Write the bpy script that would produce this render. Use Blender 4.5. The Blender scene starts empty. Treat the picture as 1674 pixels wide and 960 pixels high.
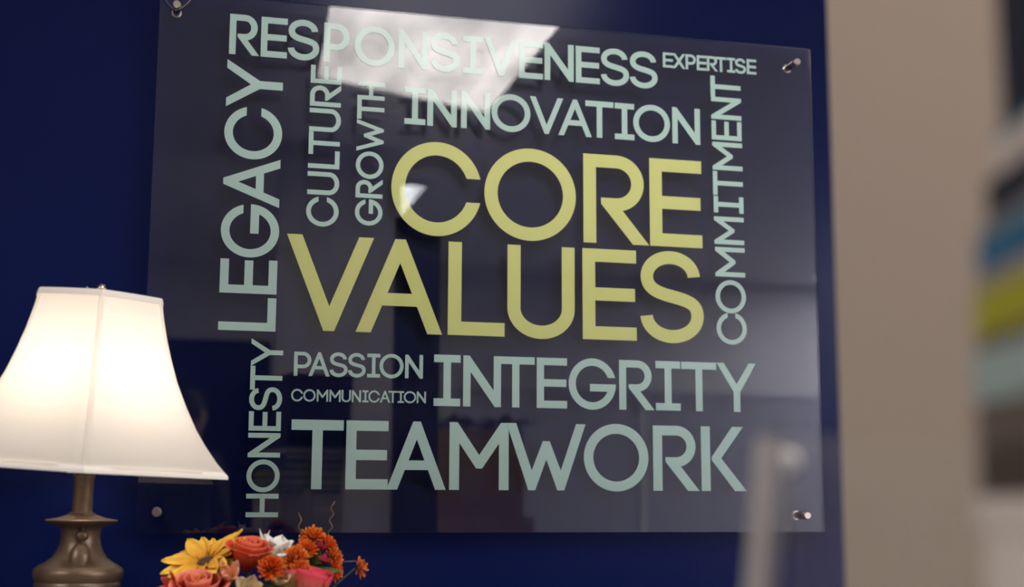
import bpy, bmesh, math, random
from math import sin, cos, pi, radians, sqrt
from mathutils import Vector, Matrix, Quaternion

random.seed(7)
SC = bpy.context.scene
COL = SC.collection

# ------------------------------------------------------------------ camera
cam_data = bpy.data.cameras.new('camera')
cam = bpy.data.objects.new('camera', cam_data)
COL.objects.link(cam)
rot = Matrix(((0.9701405431, -0.0402758919, -0.2391760421),
              (-0.2425109884, -0.1449426052, -0.9592601638),
              (0.0039682600, 0.9886199946, -0.1503820441)))
cam.matrix_world = Matrix.Translation((0.04975669, -2.32614684, 1.20580231)) @ rot.to_4x4()
cam_data.sensor_width = 36.0
cam_data.lens = 2214.55 * 36.0 / 1674.0
cam_data.clip_start = 0.05
cam_data.clip_end = 40
cam_data.dof.use_dof = True
cam_data.dof.focus_distance = 2.2
cam_data.dof.aperture_fstop = 2.6
SC.camera = cam

# ------------------------------------------------------------------ world, exposure
world = bpy.data.worlds.new('world')
SC.world = world
world.use_nodes = True
world.node_tree.nodes['Background'].inputs[0].default_value = (0.05, 0.05, 0.06, 1)
world.node_tree.nodes['Background'].inputs[1].default_value = 0.3
SC.view_settings.view_transform = 'Standard'
SC.view_settings.look = 'None'
SC.view_settings.gamma = 1.0
SC.view_settings.use_curve_mapping = False
SC.view_settings.exposure = 0.5
TROFFER_NEAR = 6.8      # radiance of the ceiling light in front of the sign
FILL_RIGHT = 33.0       # radiance of the unseen fill lights added on the right
BULB_WATTS = 2.15


# ------------------------------------------------------------------ helpers
def tag(o, label=None, cat=None, group=None, kind=None):
    if label: o['label'] = label
    if cat: o['category'] = cat
    if group: o['group'] = group
    if kind: o['kind'] = kind
    return o


def empty(name, loc, rz=0.0, parent=None):
    o = bpy.data.objects.new(name, None)
    o.empty_display_size = 0.05
    COL.objects.link(o)
    o.location = loc
    o.rotation_euler = (0, 0, rz)
    if parent: o.parent = parent
    return o


def link(name, me, mat=None, parent=None, loc=None, rot=None):
    o = bpy.data.objects.new(name, me)
    COL.objects.link(o)
    if mat is not None and not me.materials: me.materials.append(mat)
    if parent: o.parent = parent
    if loc is not None: o.location = loc
    if rot is not None: o.rotation_euler = rot
    return o


def bm_mesh(bm, name, smooth=False, angle=None):
    me = bpy.data.meshes.new(name)
    bmesh.ops.recalc_face_normals(bm, faces=bm.faces)
    bm.to_mesh(me)
    bm.free()
    if smooth:
        for p in me.polygons: p.use_smooth = True
        if angle is not None and hasattr(me, 'set_sharp_from_angle'):
            me.set_sharp_from_angle(angle=radians(angle))
    return me


def add_box(bm, lo, hi, bevel=0.0, M=None):
    r = bmesh.ops.create_cube(bm, size=1.0)
    vs = r['verts']
    for v in vs:
        v.co = Vector([lo[i] + (v.co[i] + .5) * (hi[i] - lo[i]) for i in range(3)])
    if bevel > 0:
        es = list({e for v in vs for e in v.link_edges})
        rr = bmesh.ops.bevel(bm, geom=es, offset=bevel, segments=2, affect='EDGES', profile=.6)
        vs = list({v for f in rr['faces'] for v in f.verts} | {v for v in vs if v.is_valid})
    if M is not None:
        for v in vs: v.co = M @ v.co
    return vs


def box(name, lo, hi, mat, parent=None, bevel=0.0, M=None, loc=None, rz=None):
    bm = bmesh.new()
    add_box(bm, lo, hi, bevel, M)
    return link(name, bm_mesh(bm, name, bevel > 0, 35), mat, parent, loc, (0, 0, rz) if rz is not None else None)


def lathe_mesh(name, prof, seg=48, axis='z', angle=40, caps=True):
    bm = bmesh.new()
    rings = []
    for r, z in prof:
        if r < 1e-6:
            rings.append([bm.verts.new((0, 0, z))])
        else:
            rings.append([bm.verts.new((r * cos(2 * pi * i / seg), r * sin(2 * pi * i / seg), z)) for i in range(seg)])
    for a, b in zip(rings, rings[1:]):
        for i in range(seg):
            j = (i + 1) % seg
            if len(a) == 1 and len(b) == 1: continue
            if len(a) == 1: bm.faces.new((a[0], b[i], b[j]))
            elif len(b) == 1: bm.faces.new((a[i], a[j], b[0]))
            else: bm.faces.new((a[i], a[j], b[j], b[i]))
    if caps:
        for rg in (rings[0], rings[-1]):
            if len(rg) > 1: bm.faces.new(rg)
    if axis == 'y':
        for v in bm.verts: v.co = Vector((v.co.x, v.co.z, v.co.y))
    return bm_mesh(bm, name, True, angle)


def tube_mesh(name, pts, rad, seg=8, radii=None):
    bm = bmesh.new()
    pts = [Vector(p) for p in pts]
    rings = []
    up = Vector((0.13, 0.21, 0.97)).normalized()
    for i, p in enumerate(pts):
        a = pts[max(0, i - 1)]
        b = pts[min(len(pts) - 1, i + 1)]
        t = (b - a).normalized()
        x = t.cross(up)
        if x.length < 1e-4: x = t.cross(Vector((1, 0, 0)))
        x.normalize()
        y = t.cross(x).normalized()
        up = -y if (-y).dot(up) > 0 else y
        r = radii[i] if radii else rad
        y2 = t.cross(x)
        rings.append([bm.verts.new(p + x * (r * cos(2 * pi * k / seg)) + y2 * (r * sin(2 * pi * k / seg))) for k in range(seg)])
    for a, b in zip(rings, rings[1:]):
        best, off = 1e9, 0
        for o_ in range(seg):
            d = (a[0].co - b[o_].co).length
            if d < best: best, off = d, o_
        for k in range(seg):
            bm.faces.new((a[k], a[(k + 1) % seg], b[(k + 1 + off) % seg], b[(k + off) % seg]))
    bm.faces.new(rings[0]); bm.faces.new(rings[-1])
    return bm_mesh(bm, name, True, 60)


# ------------------------------------------------------------------ materials
MATS = {}


def node_mat(name):
    m = bpy.data.materials.new(name)
    m.use_nodes = True
    m.node_tree.nodes.clear()
    MATS[name] = m
    return m, m.node_tree.nodes, m.node_tree.links


def pmat(name, col, rough=.5, metal=0.0, spec=.5, bump=0.0, bscale=40.0, vary=0.0, vscale=6.0, sss=0.0, trans=0.0, detail=4.0):
    m, N, L = node_mat(name)
    out = N.new('ShaderNodeOutputMaterial')
    b = N.new('ShaderNodeBsdfPrincipled')
    b.inputs['Base Color'].default_value = (*col, 1)
    b.inputs['Roughness'].default_value = rough
    b.inputs['Metallic'].default_value = metal
    b.inputs['Specular IOR Level'].default_value = spec
    L.new(b.outputs[0], out.inputs[0])
    tc = N.new('ShaderNodeTexCoord')
    if vary > 0:
        n = N.new('ShaderNodeTexNoise'); n.inputs['Scale'].default_value = vscale; n.inputs['Detail'].default_value = detail
        L.new(tc.outputs['Object'], n.inputs['Vector'])
        mx = N.new('ShaderNodeMix'); mx.data_type = 'RGBA'
        mx.inputs[6].default_value = (*[c * (1 - vary) for c in col], 1)
        mx.inputs[7].default_value = (*[min(1, c * (1 + vary)) for c in col], 1)
        L.new(n.outputs['Fac'], mx.inputs[0])
        L.new(mx.outputs[2], b.inputs['Base Color'])
    if bump > 0:
        n2 = N.new('ShaderNodeTexNoise'); n2.inputs['Scale'].default_value = bscale; n2.inputs['Detail'].default_value = 3
        L.new(tc.outputs['Object'], n2.inputs['Vector'])
        bp = N.new('ShaderNodeBump'); bp.inputs['Strength'].default_value = bump; bp.inputs['Distance'].default_value = .002
        L.new(n2.outputs['Fac'], bp.inputs['Height'])
        L.new(bp.outputs[0], b.inputs['Normal'])
    return m


def acrylic(name, ior=1.49, tint=(1, 1, 1), haze=0.0, rough=0.0, hazecol=(.8, .8, .8)):
    # thin clear sheet: light passes straight through, each face mirrors by Fresnel
    m, N, L = node_mat(name)
    out = N.new('ShaderNodeOutputMaterial')
    tr = N.new('ShaderNodeBsdfTransparent'); tr.inputs[0].default_value = (*tint, 1)
    gl = N.new('ShaderNodeBsdfGlossy'); gl.inputs['Roughness'].default_value = rough
    fr = N.new('ShaderNodeFresnel'); fr.inputs[0].default_value = ior
    mx = N.new('ShaderNodeMixShader')
    base = tr
    if haze > 0:
        df = N.new('ShaderNodeBsdfDiffuse'); df.inputs[0].default_value = (*hazecol, 1)
        m2 = N.new('ShaderNodeMixShader'); m2.inputs[0].default_value = haze
        L.new(tr.outputs[0], m2.inputs[1]); L.new(df.outputs[0], m2.inputs[2])
        base = m2
    L.new(fr.outputs[0], mx.inputs[0]); L.new(base.outputs[0], mx.inputs[1]); L.new(gl.outputs[0], mx.inputs[2])
    L.new(mx.outputs[0], out.inputs[0])
    return m


def lens_mat(name, strength, col=(.92, .95, 1.0)):
    # prismatic diffuser: gives off light, a little brighter along the tubes behind it
    m, N, L = node_mat(name)
    out = N.new('ShaderNodeOutputMaterial')
    em = N.new('ShaderNodeEmission'); em.inputs[0].default_value = (*col, 1)
    tc = N.new('ShaderNodeTexCoord')
    mp = N.new('ShaderNodeMapping'); mp.inputs['Scale'].default_value = (5.0, 1.6, 1)
    n = N.new('ShaderNodeTexNoise'); n.inputs['Scale'].default_value = 1.0; n.inputs['Detail'].default_value = 2.0
    L.new(tc.outputs['Object'], mp.inputs[0]); L.new(mp.outputs[0], n.inputs['Vector'])
    mr = N.new('ShaderNodeMapRange')
    mr.inputs['From Min'].default_value = .35; mr.inputs['From Max'].default_value = .68
    mr.inputs['To Min'].default_value = strength * .72; mr.inputs['To Max'].default_value = strength * 1.5
    L.new(n.outputs['Fac'], mr.inputs[0]); L.new(mr.outputs[0], em.inputs[1]); L.new(em.outputs[0], out.inputs[0])
    return m


def petal_mat(name, base, tip, edge=None, rough=.55, streak=.25):
    # colour runs from the base of the petal to its tip (UV v), fine lengthwise streaks (UV u)
    m, N, L = node_mat(name)
    out = N.new('ShaderNodeOutputMaterial')
    uv = N.new('ShaderNodeUVMap'); uv.uv_map = 'petal'
    sp = N.new('ShaderNodeSeparateXYZ'); L.new(uv.outputs[0], sp.inputs[0])
    cr = N.new('ShaderNodeValToRGB')
    cr.color_ramp.elements[0].color = (*base, 1)
    cr.color_ramp.elements[1].color = (*tip, 1)
    cr.color_ramp.elements[1].position = .8
    if edge:
        e = cr.color_ramp.elements.new(1.0); e.color = (*edge, 1)
    L.new(sp.outputs[1], cr.inputs[0])
    mp = N.new('ShaderNodeMapping'); mp.inputs['Scale'].default_value = (22, 2.2, 1)
    n = N.new('ShaderNodeTexNoise'); n.inputs['Scale'].default_value = 1.0; n.inputs['Detail'].default_value = 3
    L.new(uv.outputs[0], mp.inputs[0]); L.new(mp.outputs[0], n.inputs['Vector'])
    mr = N.new('ShaderNodeMapRange'); mr.inputs['To Min'].default_value = 1 - streak; mr.inputs['To Max'].default_value = 1 + streak
    L.new(n.outputs['Fac'], mr.inputs[0])
    hs = N.new('ShaderNodeHueSaturation'); L.new(cr.outputs[0], hs.inputs['Color']); L.new(mr.outputs[0], hs.inputs['Value'])
    b = N.new('ShaderNodeBsdfPrincipled'); b.inputs['Roughness'].default_value = rough; b.inputs['Specular IOR Level'].default_value = .3
    tl = N.new('ShaderNodeBsdfTranslucent')
    L.new(hs.outputs[0], b.inputs['Base Color']); L.new(hs.outputs[0], tl.inputs[0])
    mx = N.new('ShaderNodeMixShader'); mx.inputs[0].default_value = .25
    L.new(b.outputs[0], mx.inputs[1]); L.new(tl.outputs[0], mx.inputs[2]); L.new(mx.outputs[0], out.inputs[0])
    return m


NAVY = pmat('navy_wall_paint', (0.0032, 0.0075, 0.052), rough=.20, spec=.12, bump=.08, bscale=240, vary=.08, vscale=3)
BEIGE = pmat('beige_wall_paint', (0.50, 0.41, 0.33), rough=.6, bump=.15, bscale=180, vary=.05)
PALE = pmat('off_white_wall_paint', (0.78, 0.75, 0.76), rough=.6, bump=.15, bscale=180, vary=.03)
CEIL = pmat('ceiling_tile_white', (0.86, 0.84, 0.83), rough=.9, bump=.4, bscale=120)
FLOOR = pmat('carpet_grey', (0.34, 0.33, 0.33), rough=.95, bump=.8, bscale=300, vary=.3, vscale=60)
MINT = pmat('pale_green_vinyl', (0.60, 0.82, 0.74), rough=.5)
LIME = pmat('yellow_green_vinyl', (0.80, 0.83, 0.30), rough=.5)
ACRYL = acrylic('clear_acrylic_sheet')
EDGE = acrylic('polished_acrylic_edge', haze=.3, hazecol=(.6, .6, .75), rough=.2)
STEEL = pmat('brushed_steel', (0.62, 0.56, 0.50), rough=.22, metal=1.0)
WOOD = pmat('dark_wood', (0.05, 0.025, 0.015), rough=.4, vary=.4, vscale=12)
WHITE_METAL = pmat('white_enamel', (0.75, 0.74, 0.72), rough=.4)

# ------------------------------------------------------------------ the setting
def struct(o):
    o['kind'] = 'structure'
    return o


struct(box('wall_front', (-2.6, 0.0, 0), (6.6, .12, 2.8), NAVY))
struct(box('wall_left', (-2.72, -6.6, 0), (-2.6, .12, 2.8), BEIGE))
struct(box('wall_right', (6.6, -6.6, 0), (6.72, .12, 2.8), BEIGE))
struct(box('wall_back', (-2.6, -6.6, 0), (6.6, -6.48, 2.8), PALE))
struct(box('floor', (-2.72, -6.6, -.1), (6.72, .12, 0), FLOOR))
struct(box('ceiling', (-2.72, -6.6, 2.72), (6.72, .12, 2.82), CEIL))
struct(box('baseboard_front', (-2.6, -.015, 0), (6.6, 0.0, .1), NAVY, bevel=.003))
struct(box('trim_1', (-1.6, -6.48, 0.0), (0.655, -6.465, 2.2), NAVY))            # navy painted bay on the wall opposite
struct(box('wall_pillar', (.455, -3.75, 0), (.975, -3.45, 2.72), PALE))


# ------------------------------------------------------------------ ceiling lights
def ceiling_light(outline, strength, label, z=2.70, col=(.92, .95, 1.0)):
    cx = sum(p[0] for p in outline) / len(outline); cy = sum(p[1] for p in outline) / len(outline)
    t = empty('ceiling_light', (cx, cy, z))
    tag(t, label, 'ceiling light')
    bm = bmesh.new()
    bm.faces.new([bm.verts.new((x - cx, y - cy, 0)) for x, y in outline])
    me = bpy.data.meshes.new('diffuser'); bm.to_mesh(me); bm.free()
    link('diffuser', me, lens_mat('diffuser_%d' % len(MATS), strength, col), t)
    bm = bmesh.new()
    n = len(outline); inner = []; outer = []
    for x, y in outline:
        d = Vector((x - cx, y - cy, 0)); k = (d.length + .03) / d.length
        inner.append(d); outer.append(d * k)
    for i in range(n):
        j = (i + 1) % n
        q = [inner[i], inner[j], outer[j], outer[i]]
        lo = [bm.verts.new((v.x, v.y, -.008)) for v in q]; hi = [bm.verts.new((v.x, v.y, .018)) for v in q]
        bm.faces.new(lo); bm.faces.new(hi)
        for a in range(4): bm.faces.new((lo[a], lo[(a + 1) % 4], hi[(a + 1) % 4], hi[a]))
    link('frame', bm_mesh(bm, 'frame'), WHITE_METAL, t)
    return t


ceiling_light([(0.430, -1.10), (0.5046, -2.4407), (1.1873, -2.7241), (1.194, -1.10)], TROFFER_NEAR,
              'ceiling light whose bright reflection crosses the word RESPONSIVENESS', col=(1.0, .93, .89))
ceiling_light([(0.60, -4.012), (0.60, -5.2), (1.18, -5.2), (1.188, -4.012)], 8.0,
              'ceiling light reflected as a small white triangle in the C of CORE')
ceiling_light([(4.2, -3.0), (4.2, -4.2), (5.4, -4.2), (5.4, -3.0)], FILL_RIGHT, 'unseen fill light added at the right side of the room, nearer to the sign wall')  # added fill, out of view, brightens the far wall mirrored in the sign
ceiling_light([(4.2, -4.8), (4.2, -6.0), (5.4, -6.0), (5.4, -4.8)], FILL_RIGHT * .5, 'unseen fill light added in the far right corner of the room')  # weaker added fill for the same mirrored wall, also out of view

ceiling_light([(-2.3, -1.7), (-2.3, -2.9), (-1.7, -2.9), (-1.7, -1.7)], 15.0, 'unseen fill light added at the left side of the room, level with the camera')  # unseen fill added to lift the letters and the blurred stack

# ------------------------------------------------------------------ acrylic sign
SX, SZ = 1.210, 0.91456
sign = empty('acrylic_sign', (0, -.031, 1.15))
tag(sign, 'clear acrylic wall sign on steel standoffs lettered CORE VALUES and a cloud of words', 'sign')
bm = bmesh.new()
add_box(bm, (0, -.0045, 0), (SX, 0.0005, SZ))
me = bm_mesh(bm, 'panel')
me.materials.append(ACRYL); me.materials.append(EDGE)
for p in me.polygons: p.material_index = 0 if abs(p.normal.y) > .5 else 1
tag(link('panel', me, None, sign), 'clear acrylic sheet reflecting the room')


def arc(cx, cy, rx, ry, a0, a1, n=28):
    return [(cx + rx * cos(radians(a0 + (a1 - a0) * i / n)), cy + ry * sin(radians(a0 + (a1 - a0) * i / n))) for i in range(n + 1)]


def offset_path(pts, t):
    L_, R_ = [], []
    for i, p in enumerate(pts):
        a = pts[max(0, i - 1)]; b = pts[min(len(pts) - 1, i + 1)]
        dx, dy = b[0] - a[0], b[1] - a[1]; l = sqrt(dx * dx + dy * dy)
        nx, ny = -dy / l * t / 2, dx / l * t / 2
        L_.append((p[0] + nx, p[1] + ny)); R_.append((p[0] - nx, p[1] - ny))
    return L_ + R_[::-1]


def bez(p0, p1, p2, p3, n=14):
    o = []
    for i in range(n + 1):
        s = i / n; r = 1 - s
        o.append(tuple(r ** 3 * p0[k] + 3 * r * r * s * p1[k] + 3 * r * s * s * p2[k] + s ** 3 * p3[k] for k in (0, 1)))
    return o


def glyph(ch, w, t):
    # outlines of one capital, cap height 1, width w, stroke t
    ov = .013
    if ch == 'O':
        ry = .5 + ov
        return [arc(w / 2, .5, w / 2, ry, 0, 360, 72)[:-1], arc(w / 2, .5, w / 2 - t, ry - t, 0, 360, 72)[:-1]]
    if ch in 'CG':
        ry = .5 + ov
        # a C's bowl is cut before its full width: find rx so that the cut tips reach w
        g = .13
        c = sqrt(1 - (g / ry) ** 2)
        rx = w / (1 + c) if ch == 'C' else w / 2
        cx = rx
        iy = ry - t; ix = rx - t
        ao = math.degrees(math.asin(g / ry)); ai = math.degrees(math.asin(g / iy))
        if ch == 'C':
            return [arc(cx, .5, rx, ry, ao, 360 - ao, 64) + arc(cx, .5, ix, iy, 360 - ai, ai, 64)]
        ab = math.degrees(math.asin(min(1, (t * 1.0) / iy)))
        return [arc(cx, .5, rx, ry, ao, 360, 64) + [(cx - .10 * rx, .5), (cx - .10 * rx, .5 - t)] + arc(cx, .5, ix, iy, 360 - ab, ai, 60)]
    if ch == 'E':
        m = .5
        return [[(0, 0), (w, 0), (w, t), (t, t), (t, m - t / 2), (w * .975, m - t / 2), (w * .975, m + t / 2), (t, m + t / 2), (t, 1 - t), (w, 1 - t), (w, 1), (0, 1)]]
    if ch == 'L':
        return [[(0, 0), (w, 0), (w, t), (t, t), (t, 1), (0, 1)]]
    if ch == 'T':
        return [[(w / 2 - t / 2, 0), (w / 2 + t / 2, 0), (w / 2 + t / 2, 1 - t), (w, 1 - t), (w, 1), (0, 1), (0, 1 - t), (w / 2 - t / 2, 1 - t)]]
    if ch == 'I':
        a, b = w / 2 - t / 2, w / 2 + t / 2
        return [[(0, 0), (w, 0), (w, t), (b, t), (b, 1 - t), (w, 1 - t), (w, 1), (0, 1), (0, 1 - t), (a, 1 - t), (a, t), (0, t)]]
    if ch == 'H':
        return [[(0, 0), (t, 0), (t, .5 - t / 2), (w - t, .5 - t / 2), (w - t, 0), (w, 0), (w, 1), (w - t, 1), (w - t, .5 + t / 2), (t, .5 + t / 2), (t, 1), (0, 1)]]
    if ch == 'N':
        return [[(0, 0), (0, 1), (.125, 1), (w - t, .32), (w - t, 1), (w, 1), (w, 0), (w - .125, 0), (t, .68), (t, 0)]]
    if ch == 'M':
        m = w / 2
        return [[(0, 0), (0, 1), (.12, 1), (m, .515), (w - .12, 1), (w, 1), (w, 0), (w - t, 0), (w - t, .69), (m + .045, .317), (m - .045, .317), (t, .69), (t, 0)]]
    if ch in 'VA':
        f = .112; tw = .158; s = w / 2 - f / 2
        ny = 1 - (w / 2 - tw) / s
        if ch == 'V':
            return [[(0, 1), (w / 2 - f / 2, 0), (w / 2 + f / 2, 0), (w, 1), (w - tw, 1), (w / 2, ny), (tw, 1)]]
        c0, c1 = .287, .287 + t * .93
        ya = 1 - ny
        xi = lambda y: tw + (w / 2 - tw) * y / ya
        return [[(0, 0), (s, 1), (w - s, 1), (w, 0), (w - tw, 0), (w - xi(c0), c0), (xi(c0), c0), (tw, 0)],
                [(xi(c1), c1), (w - xi(c1), c1), (w / 2, ya)]]
    if ch == 'W':
        k = w / 1.164
        b1, b2, m, f, tw = .317 * w, .683 * w, w / 2, .108, .15
        return [[(0, 1), (tw, 1), (b1, .295), (m - f / 2, .735), (m + f / 2, .735), (b2, .295), (w - tw, 1), (w, 1),
                 (b2 + f / 2, 0), (b2 - f / 2, 0), (m, .46), (b1 + f / 2, 0), (b1 - f / 2, 0)]]
    if ch == 'Y':
        m = w / 2
        return [[(0, 1), (.16, 1), (m, .57), (w - .16, 1), (w, 1), (m + t / 2, .41), (m + t / 2, 0), (m - t / 2, 0), (m - t / 2, .41)]]
    if ch == 'X':
        tw = .19; m = w / 2
        a = .5 - .5 * (tw / 2) / (m - tw / 2)
        nx = tw * .5 + .01
        return [[(0, 0), (m - nx, .5), (0, 1), (tw, 1), (m, .5 + .17), (w - tw, 1), (w, 1), (m + nx, .5), (w, 0), (w - tw, 0), (m, .33), (tw, 0)]]
    if ch == 'U':
        r = w / 2; ry = .33
        return [[(0, 1)] + arc(r, ry - ov, r, ry, 180, 360, 36) + [(w, 1), (w - t, 1)] + arc(r, ry - ov, r - t, ry - t, 360, 180, 36) + [(t, 1)]]
    if ch == 'K':
        s = w / .695
        return [[(0, 0), (t, 0), (t, 1), (0, 1)],
                [(.164 * s, .53), (.164 * s, .475), (.512 * s, 0), (.695 * s, 0), (.308 * s, .505), (.653 * s, 1), (.483 * s, 1)]]
    if ch == 'P':
        ry = .342; rx = min(.34, w * .52); cx = w - rx
        outer = [(0, 0), (t, 0), (t, 1 - 2 * ry)] + arc(cx, 1 - ry, rx, ry, -90, 90, 30) + [(0, 1)]
        inner = [(t, 1 - t), (t, 1 - 2 * ry + t)] + arc(cx, 1 - ry, rx - t, ry - t, -90, 90, 26)
        return [outer, inner]
    if ch == 'R':
        s = w / .736
        cx, cy, rx, ry = .37 * s, .683, .31 * s, .317
        return [[(0, 0), (t, 0), (t, 1 - t)] + arc(cx, cy, rx - t, ry - t, 90, -90, 26) +
                [(.197 * s, .366 + t), (.197 * s, .443), (.552 * s, 0), (w, 0)] + arc(cx, cy, rx, ry, -77, 90, 30) + [(0, 1)]]
    if ch == 'S':
        # measured on a 522 x 758 letter, stroke 107
        q = lambda x, y: (x, y)
        tt = t
        xr = w - tt / 2; xl = tt / 2
        tipr = w * .95 - tt / 2; tipl = tt / 2
        cu, cl = .722, .292
        o = ov
        mid = (w * .5, .505)
        cxu = (xl + .01 * w + tipr) / 2; rxu = (tipr - xl - .01 * w) / 2
        cxl = (tipl + xr) / 2; rxl = (xr - tipl) / 2
        pts = arc(cxu, cu, rxu, 1 + o - tt / 2 - cu, 2, 180, 26)
        pts += bez(pts[-1], (pts[-1][0], cu - .125), (w * .24, .545), mid)[1:]
        low0 = (xr, cl)
        pts += bez(mid, (w * .78, .46), (xr, cl + .135), low0)[1:]
        pts += arc(cxl, cl, rxl, cl + o - tt / 2, 0, -178, 26)[1:]
        out = offset_path(pts, tt)
        return [out]
    raise ValueError(ch)


def letter_mesh(ch, w, h, t, vertical):
    cu = bpy.data.curves.new('letter', 'CURVE')
    cu.dimensions = '2D'; cu.fill_mode = 'BOTH'; cu.extrude = .0003
    for loop in glyph(ch, w / h, t):
        sp = cu.splines.new('POLY')
        sp.points.add(len(loop) - 1)
        for p, (x, y) in zip(sp.points, loop): p.co = (x * h, y * h, 0, 1)
        sp.use_cyclic_u = True
    tmp = bpy.data.objects.new('tmp', cu)
    me = bpy.data.meshes.new_from_object(tmp)
    bpy.data.objects.remove(tmp); bpy.data.curves.remove(cu)
    for v in me.vertices:
        x, y, z = v.co
        v.co = (-y, z, x) if vertical else (x, z, y)
    me.name = 'letter'
    return me


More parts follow.
